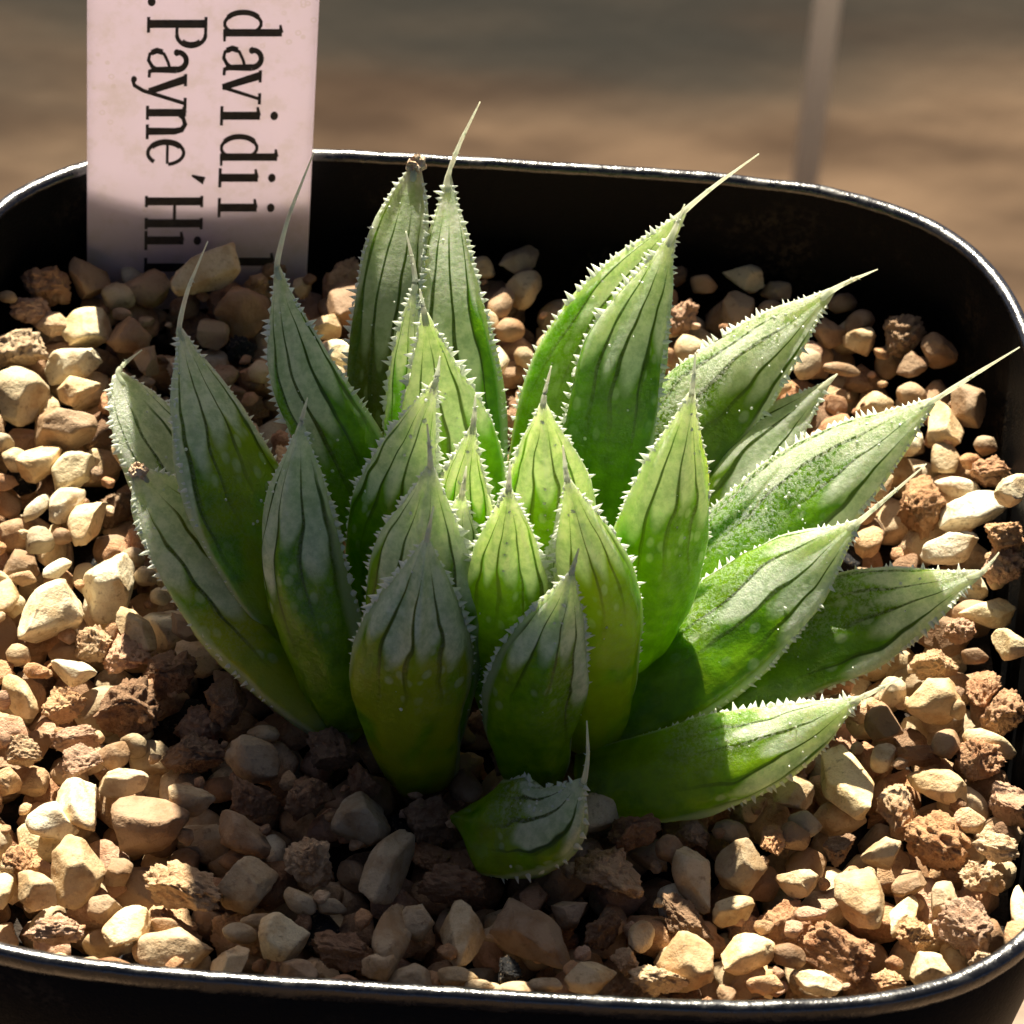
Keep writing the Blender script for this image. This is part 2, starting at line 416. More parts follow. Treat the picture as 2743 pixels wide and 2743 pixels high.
def ribbon(pts, w0, w1):
    pts = [Vector((p[0], p[1])) for p in pts]; n = len(pts); V, Fq = [], []
    for i, p in enumerate(pts):
        d = (pts[min(i + 1, n - 1)] - pts[max(i - 1, 0)]).normalized(); nn = Vector((-d.y, d.x))
        w = (w0 + (w1 - w0) * i / max(1, n - 1)) * .62
        V += [p + nn * w, p - nn * w]
    for i in range(n - 1): Fq.append((2 * i, 2 * i + 1, 2 * i + 3, 2 * i + 2))
    if w0 > .14 and n == 2 and (pts[1] - pts[0]).length < .05:     # a dot
        c = (pts[0] + pts[1]) / 2
        V = [c + Vector((math.cos(a), math.sin(a))) * w0 / 2 for a in np.linspace(0, 2 * math.pi, 14, endpoint=False)]; Fq = [tuple(range(14))]
    return V, Fq
XH = 0.1728     # x-height across the tag, as a share of its width
def write_line(chars, a_base):
    """chars: (letter, share of the height where its cell is centred, cell height as a share)"""
    for k, (ch, b, cell) in enumerate(chars):
        Vv, Ff = [], []
        for j, (pts, w0, w1) in enumerate(GLY[ch]):
            v, q = ribbon(pts, w0, w1); o_ = len(Vv)
            for p in v:
                Vv.append(tag_pt(a_base + p.y * XH, b - (p.x - .37) * cell * 1.05, .004 + .0006 * j))
            Ff += [tuple(o_ + i for i in qq) for qq in q]
        mesh_obj('letter', to_local(Vv, tg), Ff, M_INK, tg, smooth=False)
write_line([('d', 0.2981, 0.0411), ('a', 0.2637, 0.0417), ('v', 0.2364, 0.0422), ('i', 0.2061, 0.0428), ('d', 0.1726, 0.0434), ('i', 0.1418, 0.0439), ('i', 0.1102, 0.0445), ('l', 0.0519, 0.0456)], 0.5876)
write_line([('.', 0.3197, 0.0407), ('P', 0.2904, 0.0412), ('a', 0.2615, 0.0418), ('y', 0.2326, 0.0423), ('n', 0.2011, 0.0429), ('e', 0.1691, 0.0434), ("'", 0.1414, 0.0439), ('H', 0.107, 0.0446), ('i', 0.075, 0.0452), ('l', 0.0457, 0.0457)], 0.2613)

# ------------------------------------------------------------------ stones
KIND = {  # base colours, porous?, words
 'c': ([(.80, .66, .40), (.84, .73, .50), (.76, .60, .36), (.78, .70, .52)], False, 'smooth cream'),
 't': ([(.64, .49, .29), (.68, .54, .33), (.56, .43, .27)], False, 'smooth tan'),
 'b': ([(.40, .27, .16), (.34, .22, .13), (.44, .31, .19)], False, 'smooth brown'),
 'r': ([(.76, .50, .28), (.68, .40, .21), (.80, .58, .36), (.72, .46, .30), (.62, .35, .19)], True, 'rough ochre'),
 'd': ([(.37, .23, .135), (.33, .195, .11), (.42, .28, .17)], True, 'rough dark brown'),
 'g': ([(.48, .38, .24), (.54, .44, .29), (.44, .34, .21)], False, 'dull grey'),
 'k': ([(.018, .019, .022)], True, 'black'),
}
def stone_mesh(i, rough):
    rs = random.Random(100 + i + (50 if rough else 0))
    bm = bmesh.new()
    bmesh.ops.create_icosphere(bm, subdivisions=5 if rough else 4, radius=1)
    planes = []
    for _ in range(11 if not rough else 7):
        d = Vector((rs.gauss(0, 1), rs.gauss(0, 1), rs.gauss(0, 1))).normalized()
        planes.append((d, rs.uniform(.50, .84)))
    off = Vector((rs.uniform(-50, 50), rs.uniform(-50, 50), rs.uniform(-50, 50)))
    for v in bm.verts:
        d = v.co.normalized(); p = d.copy()
        p *= 1.0 + .16 * noise.noise(d * 1.3 + off)
        for n_, c in planes:
            e = p.dot(n_) - c
            if e > 0: p -= n_ * e * .97
        if rough:
            f = noise.fractal(d * 2.6 + off, 1.0, 2.1, 5)
            wd = d + Vector((noise.noise(d * 3 + off), noise.noise(d * 3 - off), noise.noise(d * 3 + off * 2))) * .35
            vd = noise.voronoi(wd * 2.4 + off)[0]
            pit = max(0.0, .40 - vd[0]) * .34
            lump = noise.voronoi(wd * 3.8 - off)[0]
            p *= 1.0 + .19 * f - pit + .24 * (.42 - lump[0]) + .06 * noise.noise(d * 13 + off) + .035 * noise.noise(d * 24 + off)
        else:
            p *= 1.0 + .055 * noise.noise(d * 2.6 + off) + .03 * noise.fractal(d * 6 + off, 1.0, 2.0, 4)
            vd = noise.voronoi(d * 2.6 + off)[0]
            p *= 1.0 - max(0.0, .16 - vd[0]) * .35
        v.co = p
    # unit half extents
    ex = [max(abs(v.co[k]) for v in bm.verts) for k in range(3)]
    for v in bm.verts: v.co = Vector([v.co[k] / ex[k] for k in range(3)])
    me = bpy.data.meshes.new('pebble')
    for fc in bm.faces: fc.smooth = True
    bm.to_mesh(me); bm.free()
    me.materials.append(M_ROUGH if rough else M_SMOOTH)
    return me
SM = [stone_mesh(i, False) for i in range(14)]
RM = [stone_mesh(i, True) for i in range(10)]
def low_mesh(i, rough):
    rs = random.Random(900 + i)
    bm = bmesh.new(); bmesh.ops.create_icosphere(bm, subdivisions=3, radius=1)
    off = Vector((rs.uniform(-50, 50), rs.uniform(-50, 50), 0))
    pl = [(Vector((rs.gauss(0, 1), rs.gauss(0, 1), rs.gauss(0, 1))).normalized(), rs.uniform(.58, .86)) for _ in range(9)]
    for v in bm.verts:
        p = v.co * (1 + ((.30 * noise.fractal(v.co * 1.9 + off, 1.0, 2.0, 4)) if rough else .12 * noise.noise(v.co * 1.5 + off)))
        for n_, c in pl:
            e = p.dot(n_) - c
            if e > 0: p -= n_ * e * .85
        v.co = p
    V = np.array([v.co[:] for v in bm.verts]); Fq = np.array([[v.index for v in f.verts] for f in bm.faces]); bm.free()
    return V, Fq
LOWS = [low_mesh(i, False) for i in range(6)]; LOWR = [low_mesh(i + 20, True) for i in range(6)]

STONES = [    (-3.358, 2.752, 6.382, 0.196, 0.157, 0.0, 'r', 0.2),
    (-3.089, 2.905, 6.303, 0.172, 0.165, 0.0, 'b', 0.2),
    (-2.856, 2.78, 6.26, 0.132, 0.103, 0.0, 't', 0.2),
    (-2.804, 2.601, 6.262, 0.078, 0.054, 0.0, 'b', 0.2),
    (-2.657, 2.891, 6.279, 0.198, 0.151, 0.0, 'b', 0.2),
    (-2.215, 2.924, 6.444, 0.356, 0.171, 0.98, 't', 0.05),
    (-2.175, 2.551, 6.163, 0.138, 0.129, 1.43, 'b', 0.2),
    (-1.981, 2.73, 6.252, 0.212, 0.205, 1.43, 'b', 0.2),
    (-1.941, 2.382, 6.17, 0.111, 0.115, 0.0, 'k', 0.2),
    (-3.579, 2.509, 6.443, 0.071, 0.054, 0.0, 'g', 0.2),
    (-3.423, 2.509, 6.333, 0.156, 0.108, 0.0, 'r', 0.2),
    (-3.268, 2.44, 6.269, 0.148, 0.095, -0.43, 'r', 0.2),
    (-3.446, 2.137, 6.289, 0.232, 0.174, 0.0, 'r', 0.2),
    (-3.027, 2.42, 6.251, 0.221, 0.162, 0.9, 'c', 0.2),
    (-2.724, 2.41, 6.243, 0.156, 0.149, 0.0, 'b', 0.2),
    (-3.066, 2.129, 6.2, 0.223, 0.134, 0.53, 'c', 0.2),
    (-3.385, 1.7, 6.229, 0.212, 0.198, -0.81, 't', 0.2),
    (-3.02, 1.806, 6.234, 0.175, 0.106, 0.32, 'c', 0.2),
    (-3.061, 1.47, 6.184, 0.24, 0.171, 0.0, 'b', 0.2),
    (-3.355, 1.208, 6.114, 0.1, 0.104, 0.0, 'c', 0.2),
    (-3.198, 1.178, 6.105, 0.205, 0.124, 0.72, 'c', 0.2),
    (-2.969, 1.15, 6.048, 0.224, 0.144, 1.14, 'c', 0.2),
    (-3.451, 1.351, 6.128, 0.076, 0.079, 0.0, 'g', 0.2),
    (-2.567, 2.171, 6.208, 0.116, 0.121, 0.0, 'b', 0.2),
    (-2.977, 0.878, 6.046, 0.193, 0.129, 1.14, 'c', 0.2),
    (-3.172, 0.838, 6.019, 0.163, 0.065, 1.14, 'c', 0.2),
    (-2.789, 0.696, 6.082, 0.226, 0.116, 1.29, 't', 0.2),
    (-3.097, 0.508, 6.03, 0.111, 0.109, 0.0, 'g', 0.2),
    (-2.947, 0.543, 6.055, 0.074, 0.064, 0.0, 'b', 0.2),
    (-2.466, 0.386, 6.056, 0.086, 0.076, 0.0, 'b', 0.2),
    (-2.359, 0.228, 6.034, 0.085, 0.076, 0.0, 'g', 0.2),
    (-2.588, 0.102, 6.053, 0.284, 0.189, 1.36, 'c', 0.2),
    (-2.951, 0.286, 6.006, 0.122, 0.063, 0.81, 'c', 0.2),
    (-3.143, 0.161, 6.042, 0.097, 0.057, 0.0, 'r', 0.2),
    (-3.244, -0.004, 6.01, 0.165, 0.094, 1.43, 't', 0.2),
    (-2.916, -0.184, 6.054, 0.295, 0.199, 1.06, 'c', 0.2),
    (-2.37, -0.261, 6.049, 0.216, 0.099, -0.9, 't', 0.2),
    (-2.629, -0.355, 5.979, 0.137, 0.143, 0.0, 'r', 0.2),
    (-2.41, -0.439, 5.982, 0.178, 0.148, 0.0, 'r', 0.2),
    (-2.258, 0.094, 5.99, 0.073, 0.063, 0.0, 't', 0.2),
    (-2.044, -0.221, 6.057, 0.169, 0.1, -0.72, 'b', 0.2),
    (-3.079, -0.514, 6.009, 0.089, 0.086, 0.0, 't', 0.2),
    (-2.699, -0.648, 6.026, 0.186, 0.092, -0.53, 'c', 0.2),
    (-2.95, -0.638, 5.997, 0.089, 0.061, 0.0, 'r', 0.2),
    (-2.112, -0.618, 6.016, 0.189, 0.184, 0.0, 'd', 0.2),
    (-2.335, -0.906, 6.005, 0.222, 0.207, 0.0, 'd', 0.2),
    (-2.749, -0.91, 6.002, 0.152, 0.146, 0.0, 'r', 0.2),
    (-3.004, -0.9, 6.023, 0.189, 0.097, -0.98, 'c', 0.2),
    (-3.116, -0.902, 6.023, 0.07, 0.073, 0.0, 'r', 0.2),
    (-3.033, -1.21, 6.051, 0.15, 0.132, 0.0, 'r', 0.2),
    (-2.622, -1.215, 6.031, 0.173, 0.096, 0.0, 'r', 0.2),
    (-1.702, -0.862, 6.054, 0.175, 0.182, 0.0, 'd', 0.2),
    (-2.945, -1.356, 6.047, 0.149, 0.107, 0.0, 'r', 0.2),
    (-2.573, -1.449, 6.059, 0.16, 0.119, 0.0, 'r', 0.2),
    (-2.367, -1.331, 6.03, 0.098, 0.108, 0.0, 'b', 0.2),
    (-2.996, -1.562, 5.985, 0.091, 0.107, 0.0, 'r', 0.2),
    (-2.528, -1.786, 6.047, 0.248, 0.153, -0.98, 'c', 0.2),
    (-2.291, -1.578, 6.057, 0.171, 0.095, 0.0, 't', 0.2),
    (-2.656, -1.937, 6.051, 0.162, 0.129, 0.43, 'c', 0.2),
    (-2.483, -2.263, 6.021, 0.228, 0.167, 1.43, 't', 0.2),
    (-2.111, -1.908, 6.034, 0.27, 0.199, 0.0, 'b', 0.2),
    (-1.894, -1.259, 5.989, 0.219, 0.156, 0.0, 'd', 0.2),
    (-1.879, -1.702, 6.045, 0.17, 0.118, 0.0, 'g', 0.2),
    (-1.493, -1.32, 6.022, 0.19, 0.12, -0.43, 't', 0.2),
    (-1.511, -1.596, 5.996, 0.194, 0.142, 0.0, 'd', 0.2),
    (-1.528, -1.885, 5.976, 0.217, 0.117, -0.47, 'b', 0.2),
    (-2.805, -2.24, 6.047, 0.122, 0.139, 0.0, 'r', 0.2),
    (-2.7, -2.48, 6.059, 0.147, 0.114, -0.63, 't', 0.2),
    (-2.889, -2.39, 5.978, 0.207, 0.081, 1.5, 'c', 0.2),
    (-1.811, -2.394, 6.042, 0.292, 0.172, -0.32, 'r', 0.2),
    (-1.444, -2.293, 6.007, 0.189, 0.173, 0.0, 'g', 0.2),
    (-2.228, -2.249, 5.984, 0.089, 0.104, 0.0, 'b', 0.2),
    (-2.261, -2.529, 5.996, 0.121, 0.092, 0.0, 'b', 0.2),
    (-2.501, -2.744, 6.039, 0.229, 0.102, 0.0, 'r', 0.2),
    (-2.114, -2.718, 6.049, 0.207, 0.119, 0.98, 'c', 0.2),
    (-1.812, -2.798, 5.974, 0.268, 0.147, 0.17, 't', 0.2),
    (-1.487, -2.904, 6.025, 0.125, 0.118, 0.0, 't', 0.2),
    (-1.901, -2.619, 5.974, 0.11, 0.057, 0.0, 'b', 0.2),
    (-1.466, -2.693, 6.035, 0.109, 0.068, 0.0, 'g', 0.2),
    (-1.368, -2.56, 6.0, 0.11, 0.051, 0.0, 'g', 0.2),
    (-2.156, -2.99, 6.049, 0.129, 0.062, 0.0, 'r', 0.2),
    (-1.041, -1.237, 6.058, 0.196, 0.156, 0.0, 'd', 0.2),
    (-1.154, -1.601, 6.015, 0.171, 0.166, 0.0, 'd', 0.2),
    (-0.825, -1.478, 6.06, 0.126, 0.131, 0.0, 'd', 0.2),
    (-0.805, -1.761, 5.998, 0.194, 0.177, 0.63, 'g', 0.2),
    (-0.641, -2.123, 5.977, 0.311, 0.134, 1.21, 'g', 0.2),
    (-1.094, -2.103, 6.024, 0.194, 0.174, 1.43, 'r', 0.2),
    (-0.415, -1.664, 5.973, 0.171, 0.178, 0.0, 'd', 0.2),
    (-0.265, -2.197, 5.988, 0.236, 0.128, -0.22, 'd', 0.2),
    (-1.13, -2.395, 6.007, 0.118, 0.08, -0.63, 'g', 0.2),
    (-0.419, -2.528, 6.025, 0.121, 0.114, 0.0, 'g', 0.2),
    (-0.168, -2.565, 5.984, 0.26, 0.137, 1.43, 'c', 0.2),
    (0.226, -2.55, 5.974, 0.353, 0.166, -0.63, 'b', 0.2),
    (-0.574, -2.656, 6.048, 0.27, 0.114, 1.36, 't', 0.2),
    (-0.948, -2.43, 5.998, 0.099, 0.063, 0.0, 'g', 0.2),
    (-1.204, -2.735, 6.056, 0.163, 0.159, 0.0, 'c', 0.2),
    (-0.862, -2.786, 6.051, 0.221, 0.124, -0.32, 'd', 0.2),
    (-1.084, -2.945, 6.004, 0.124, 0.079, 0.0, 'b', 0.2),
    (-0.811, -3.007, 6.011, 0.108, 0.073, 0.0, 'r', 0.2),
    (-0.43, -2.942, 6.017, 0.151, 0.101, 0.0, 't', 0.2),
    (0.115, -2.863, 6.028, 0.092, 0.096, 0.0, 'k', 0.2),
    (-0.178, -2.923, 6.024, 0.13, 0.068, 0.0, 't', 0.2),
    (-0.049, -2.986, 6.02, 0.097, 0.056, 0.0, 'g', 0.2),
    (-0.644, -2.879, 6.026, 0.119, 0.101, 0.0, 't', 0.2),
    (0.841, -1.769, 6.055, 0.17, 0.153, 0.0, 'd', 0.2),
    (0.698, -2.064, 6.016, 0.269, 0.175, -0.63, 'r', 0.2),
    (1.203, -2.059, 6.009, 0.255, 0.126, -1.17, 't', 0.2),
    (1.053, -1.874, 6.035, 0.096, 0.088, 0.0, 'b', 0.2),
    (1.206, -1.664, 5.991, 0.151, 0.095, -0.98, 'r', 0.2),
    (1.427, -1.678, 5.997, 0.125, 0.083, 0.0, 'g', 0.2),
    (1.676, -1.771, 6.058, 0.169, 0.088, 1.5, 'r', 0.2),
    (1.509, -1.966, 6.017, 0.18, 0.175, 0.0, 'g', 0.2),
    (1.822, -1.715, 6.019, 0.102, 0.106, 0.0, 'd', 0.2),
    (1.162, -2.345, 5.971, 0.217, 0.127, -0.72, 'd', 0.2),
    (1.443, -2.311, 6.007, 0.143, 0.092, 0.43, 't', 0.2),
    (0.668, -2.509, 6.022, 0.191, 0.126, 1.43, 'd', 0.2),
    (0.453, -2.348, 5.972, 0.122, 0.115, 0.0, 'b', 0.2),
    (0.243, -2.306, 6.025, 0.152, 0.081, 1.43, 'd', 0.2),
    (0.882, -2.552, 6.027, 0.118, 0.086, 1.14, 'g', 0.2),
    (0.803, -2.689, 5.975, 0.098, 0.091, 0.0, 'r', 0.2),
    (1.165, -2.728, 6.026, 0.2, 0.153, -0.81, 't', 0.2),
    (0.987, -2.856, 6.012, 0.186, 0.102, -0.22, 'r', 0.2),
    (1.505, -2.634, 6.031, 0.181, 0.137, 0.43, 'c', 0.2),
    (0.607, -2.853, 6.002, 0.163, 0.113, 0.0, 't', 0.2),
    (1.758, -2.642, 6.034, 0.107, 0.08, -0.43, 'b', 0.2),
    (1.618, -2.855, 6.036, 0.119, 0.068, 0.0, 'r', 0.2),
    (1.833, -2.04, 5.972, 0.143, 0.111, -0.32, 't', 0.2),
    (0.336, -2.911, 5.975, 0.119, 0.056, 0.0, 'g', 0.2),
    (2.171, -1.306, 6.031, 0.318, 0.165, -1.32, 'c', 0.2),
    (1.811, -1.403, 6.057, 0.166, 0.119, 0.43, 'g', 0.2),
    (1.882, -1.597, 5.993, 0.114, 0.113, 0.0, 'g', 0.2),
    (2.467, -1.435, 6.027, 0.21, 0.141, 1.29, 'r', 0.2),
    (2.738, -1.254, 6.056, 0.242, 0.12, -0.53, 't', 0.2),
    (2.599, -0.969, 6.023, 0.163, 0.085, 0.0, 'r', 0.2),
    (2.39, -1.013, 6.014, 0.125, 0.097, 1.14, 'g', 0.2),
    (2.987, -1.022, 6.045, 0.168, 0.145, -0.81, 'r', 0.2),
    (3.049, -0.88, 6.054, 0.19, 0.091, -0.32, 'c', 0.2),
    (2.785, -0.916, 6.059, 0.121, 0.097, 0.98, 'b', 0.2),
    (2.415, -0.702, 6.01, 0.154, 0.135, 1.43, 'b', 0.2),
    (2.671, -1.682, 6.032, 0.244, 0.189, -0.9, 'r', 0.2),
    (2.356, -1.823, 6.049, 0.147, 0.106, 0.0, 'g', 0.2),
    (3.175, -1.377, 6.031, 0.209, 0.131, -1.06, 'r', 0.2),
    (2.894, -1.555, 6.063, 0.103, 0.095, 0.0, 'r', 0.2),
    (3.049, -1.784, 6.087, 0.182, 0.117, -0.22, 'r', 0.2),
    (2.937, -1.981, 6.042, 0.146, 0.134, 0.0, 'r', 0.2),
    (2.506, -2.014, 6.008, 0.139, 0.105, 0.43, 'b', 0.2),
    (2.186, -2.166, 6.042, 0.248, 0.148, -1.36, 't', 0.2),
    (2.696, -2.136, 6.021, 0.162, 0.099, 1.21, 't', 0.2),
    (2.44, -2.29, 6.001, 0.199, 0.081, 1.14, 'c', 0.2),
    (2.515, -2.44, 6.028, 0.12, 0.109, -0.43, 'r', 0.2),
    (2.835, -2.389, 6.071, 0.228, 0.178, -0.22, 'r', 0.2),
    (2.057, -2.55, 5.979, 0.277, 0.189, -0.84, 'r', 0.2),
    (2.593, -2.7, 6.023, 0.16, 0.125, -0.22, 'c', 0.2),
    (1.904, -2.791, 6.0, 0.17, 0.079, -0.22, 'c', 0.2),
    (2.324, -2.816, 6.052, 0.114, 0.079, 0.0, 'r', 0.2),
    (2.93, -2.638, 6.053, 0.131, 0.091, 0.0, 'r', 0.2),
    (2.778, -2.828, 6.082, 0.065, 0.047, 0.0, 'r', 0.2),
    (2.381, -2.628, 5.996, 0.055, 0.057, 0.0, 'r', 0.2),
    (2.994, -2.905, 6.625, 0.132, 0.077, 1.43, 'r', 0.2),
    (3.136, -2.226, 6.085, 0.18, 0.069, 1.5, 'c', 0.2),
    (1.896, -2.335, 6.05, 0.105, 0.052, 0.0, 'r', 0.2),
    (2.735, 1.202, 6.119, 0.269, 0.196, 1.14, 'r', 0.2),
    (2.988, 1.408, 6.132, 0.159, 0.079, -0.22, 'c', 0.2),
    (3.207, 1.461, 6.24, 0.151, 0.118, 0.0, 'r', 0.2),
    (3.094, 1.142, 6.143, 0.282, 0.13, 0.53, 'c', 0.2),
    (3.267, 0.903, 6.601, 0.152, 0.108, 0.9, 'c', 0.2),
    (2.937, 0.814, 6.13, 0.233, 0.116, 0.32, 'c', 0.2),
    (3.212, 0.603, 6.463, 0.146, 0.139, 0.0, 'r', 0.2),
    (2.927, 1.68, 6.147, 0.174, 0.113, 1.43, 't', 0.2),
    (3.145, 0.295, 6.052, 0.207, 0.114, 0.0, 'c', 0.2),
    (3.228, -0.118, 6.165, 0.126, 0.118, 0.0, 'c', 0.2),
    (3.203, 0.511, 6.271, 0.158, 0.146, 0.0, 'r', 0.2),
    (2.756, -0.232, 6.076, 0.169, 0.112, 0.22, 'r', 0.2),
    (2.737, -0.49, 6.033, 0.19, 0.16, 0.0, 't', 0.2),
    (3.06, -0.388, 6.033, 0.204, 0.118, 1.29, 'r', 0.2),
    (3.179, -0.589, 6.055, 0.204, 0.16, 1.14, 'r', 0.2),
    (2.944, 0.05, 6.086, 0.121, 0.1, 0.0, 'r', 0.2),
    (2.397, 0.91, 6.058, 0.167, 0.11, 1.29, 'r', 0.2),
    (3.019, -0.121, 6.05, 0.096, 0.075, 0.0, 'b', 0.2),
    (2.868, -0.592, 6.048, 0.071, 0.074, 0.0, 'g', 0.2),
    (1.586, 3.354, 6.267, 0.177, 0.125, -0.32, 't', 0.2),
    (1.283, 3.27, 6.259, 0.107, 0.097, 0.0, 'b', 0.2),
    (1.136, 2.879, 6.272, 0.157, 0.137, 1.14, 'r', 0.2),
    (2.278, 3.178, 6.233, 0.107, 0.083, 0.0, 'b', 0.2),
    (2.171, 2.884, 6.19, 0.132, 0.124, 0.0, 'b', 0.2),
    (1.997, 2.481, 6.24, 0.145, 0.102, 1.06, 't', 0.2),
    (1.782, 2.236, 6.214, 0.134, 0.094, 0.72, 'c', 0.2),
    (2.235, 2.434, 6.242, 0.143, 0.054, 0.0, 'b', 0.2),
    (2.376, 2.764, 6.229, 0.125, 0.123, 0.0, 't', 0.2),
    (2.669, 2.772, 6.294, 0.196, 0.164, 0.63, 'd', 0.2),
    (2.915, 2.622, 6.294, 0.149, 0.122, -0.43, 'b', 0.2),
    (3.107, 2.074, 6.262, 0.165, 0.147, -0.63, 'b', 0.2),
    (2.921, 1.891, 6.216, 0.248, 0.146, -1.21, 'c', 0.2),
    (3.2, 1.728, 6.227, 0.089, 0.079, 0.0, 'b', 0.2),
    (3.084, 1.611, 6.194, 0.076, 0.066, 0.0, 'r', 0.2),
    (-1.267, 2.856, 6.234, 0.181, 0.151, 1.14, 'b', 0.2),
    (-1.379, 2.668, 6.197, 0.164, 0.123, 0.0, 't', 0.2),
    (-0.294, 3.336, 6.259, 0.116, 0.084, -0.98, 't', 0.2),
    (-0.018, 3.434, 6.257, 0.209, 0.105, 0.81, 'b', 0.2),
    (-0.013, 3.162, 6.219, 0.183, 0.132, 1.14, 't', 0.2),
    (-0.152, 2.947, 6.248, 0.162, 0.096, 1.29, 'b', 0.2),
    (-0.084, 2.709, 6.201, 0.115, 0.096, 0.43, 'b', 0.2),
    (-1.284, 2.359, 6.218, 0.168, 0.122, -0.43, 'c', 0.2),
    (-1.225, 2.017, 6.12, 0.176, 0.121, 1.43, 'c', 0.2),
    (-0.162, 2.341, 6.225, 0.152, 0.095, 1.36, 'c', 0.2),
    (-1.857, 2.11, 6.186, 0.077, 0.067, 0.0, 'r', 0.2),
    (-1.317, 2.146, 6.21, 0.116, 0.094, 0.0, 'c', 0.2),
    (-2.033, 2.06, 6.2, 0.116, 0.094, 0.0, 'd', 0.2),
    (-1.78, 2.115, 6.205, 0.103, 0.094, 0.0, 't', 0.2),
    (-0.285, 2.77, 6.232, 0.118, 0.11, 0.0, 't', 0.2),
    (1.037, 2.848, 6.188, 0.106, 0.082, 0.0, 'c', 0.2),
    (0.982, 2.514, 6.225, 0.104, 0.081, 0.0, 'r', 0.2),
    (1.746, 2.588, 6.18, 0.118, 0.095, 0.0, 'b', 0.2),
    (1.583, 2.129, 6.152, 0.116, 0.094, 0.0, 'c', 0.2),
    (2.457, 2.106, 6.199, 0.129, 0.107, 0.0, 't', 0.2),
    (2.72, 2.229, 6.212, 0.116, 0.094, 0.0, 'b', 0.2),
    (2.65, 1.778, 6.16, 0.14, 0.12, 0.0, 'c', 0.2),
    (2.451, 1.349, 6.159, 0.126, 0.118, 0.0, 't', 0.2)]
stones = []     # dict per stone: matrix, kind, colour
rs = random.Random(5)
def add_stone(x, y, z, lx, ly, lz, ang, kind, tilt=.25):
    rot = Euler((rs.uniform(-.5, .5), rs.uniform(-tilt, tilt), 0)).to_matrix()
    rot = Matrix.Rotation(ang, 3, 'Z') @ rot
    m = Matrix.Translation((x, y, z)) @ rot.to_4x4() @ Matrix.Diagonal((lx, ly, lz, 1))
    cols = KIND[kind][0]; c = rs.choice(cols); k = rs.uniform(.80, 1.12); wz = rs.uniform(.9, 1.08); c = (c[0], c[1] * (wz + 1) / 2, c[2] * wz)
    stones.append(dict(m=m, kind=kind, col=tuple(min(.85, v * k) for v in c), pos=Vector((x, y, z)), size=max(lx, ly), rough=KIND[kind][1], low=rs.randrange(6), flip=rs.randrange(4)))
for (x, y, z, lx, ly, ang, kind, tl) in STONES:
    add_stone(x, y, z, lx, ly, ly * rs.uniform(.85, 1.05), ang, kind, tl)
def inside(x, y, a):
    return (abs((x - POT_C[0]) / a) ** POT_N + abs((y - POT_C[1]) / a) ** POT_N) < 1
def mound(x, y):
    return .085 * max(0, y - .3) + .07 * max(0, -x - 2.2) * (y > 1.5) + .13 * max(0, x - 2.3)
def scatter(z, count, rmin, rmax, mind, amax):
    pts = [(s['pos'].x, s['pos'].y, s['size']) for s in stones if abs(s['pos'].z - mound(s['pos'].x, s['pos'].y) - z) < .12]
    tries = 0; made = 0
    while made < count and tries < 30000:
        tries += 1
        x, y = rs.uniform(-4.1, 3.6), rs.uniform(-3.9, 3.8)
        r_ = rs.uniform(rmin, rmax)
        if not inside(x, y, amax - r_): continue
        if any((x - a) ** 2 + (y - b) ** 2 < ((r_ + c) * mind) ** 2 for a, b, c in pts): continue
        pts.append((x, y, r_))
        kind = rs.choices('ctbrdgk', (8, 14, 20, 38, 14, 6, 1))[0]
        add_stone(x, y, z + mound(x, y) + rs.uniform(-.05, .05), r_ * rs.uniform(1, 1.3), r_ * rs.uniform(.75, 1), r_ * rs.uniform(.7, .95), rs.uniform(0, 6.28), kind, .4)
        made += 1
N_LAND = len(stones)
scatter(5.97, 300, .08, .17, .84, 3.60)
N_TOP = len(stones)
scatter(5.78, 420, .11, .20, .80, 3.52)
scatter(5.60, 420, .13, .21, .80, 3.48)
for _ in range(450):                     # fines lying between the pebbles
    x, y = rs.uniform(-3.9, 3.4), rs.uniform(-3.7, 3.6); r_ = rs.uniform(.025, .06)
    if inside(x, y, 3.45): add_stone(x, y, rs.uniform(5.88, 6.06) + mound(x, y), r_ * 1.2, r_, r_ * .8, rs.uniform(0, 6.28), rs.choice('rrrrd'), .5)

# which stones show largest from where the photographer stood (only to choose which get an object each)
def stone_world(s):
    V, Fq = (LOWR if s['rough'] else LOWS)[s['low']]
    M = np.array(s['m']); return V @ M[:3, :3].T + M[:3, 3], Fq
AV, AF, owner, base = [], [], [], 0
for i, s in enumerate(stones):
    v, q = stone_world(s); AV.append(v); AF.append(q + base); base += len(v); owner += [i] * len(q)
bvh = BVHTree.FromPolygons(np.concatenate(AV).tolist(), np.concatenate(AF).tolist())
seen = [0] * len(stones)
cm = cam.matrix_world; o_ = cm.translation; tn = math.tan(FOV / 2)
GR = 230
px_of = {}
for iy in range(GR):
    for ix in range(GR):
        d = cm.to_3x3() @ Vector(((2 * (ix + .5) / GR - 1) * tn, (1 - 2 * (iy + .5) / GR) * tn, -1))
        hit = bvh.ray_cast(o_, d.normalized())
        if hit[2] is not None: seen[owner[hit[2]]] += 1
order = sorted(range(len(stones)), key=lambda i: -(seen[i] + (6 if i < N_LAND else 0)))
solo = [i for i in order if seen[i] > 0][:300]
solo_set = set(solo)

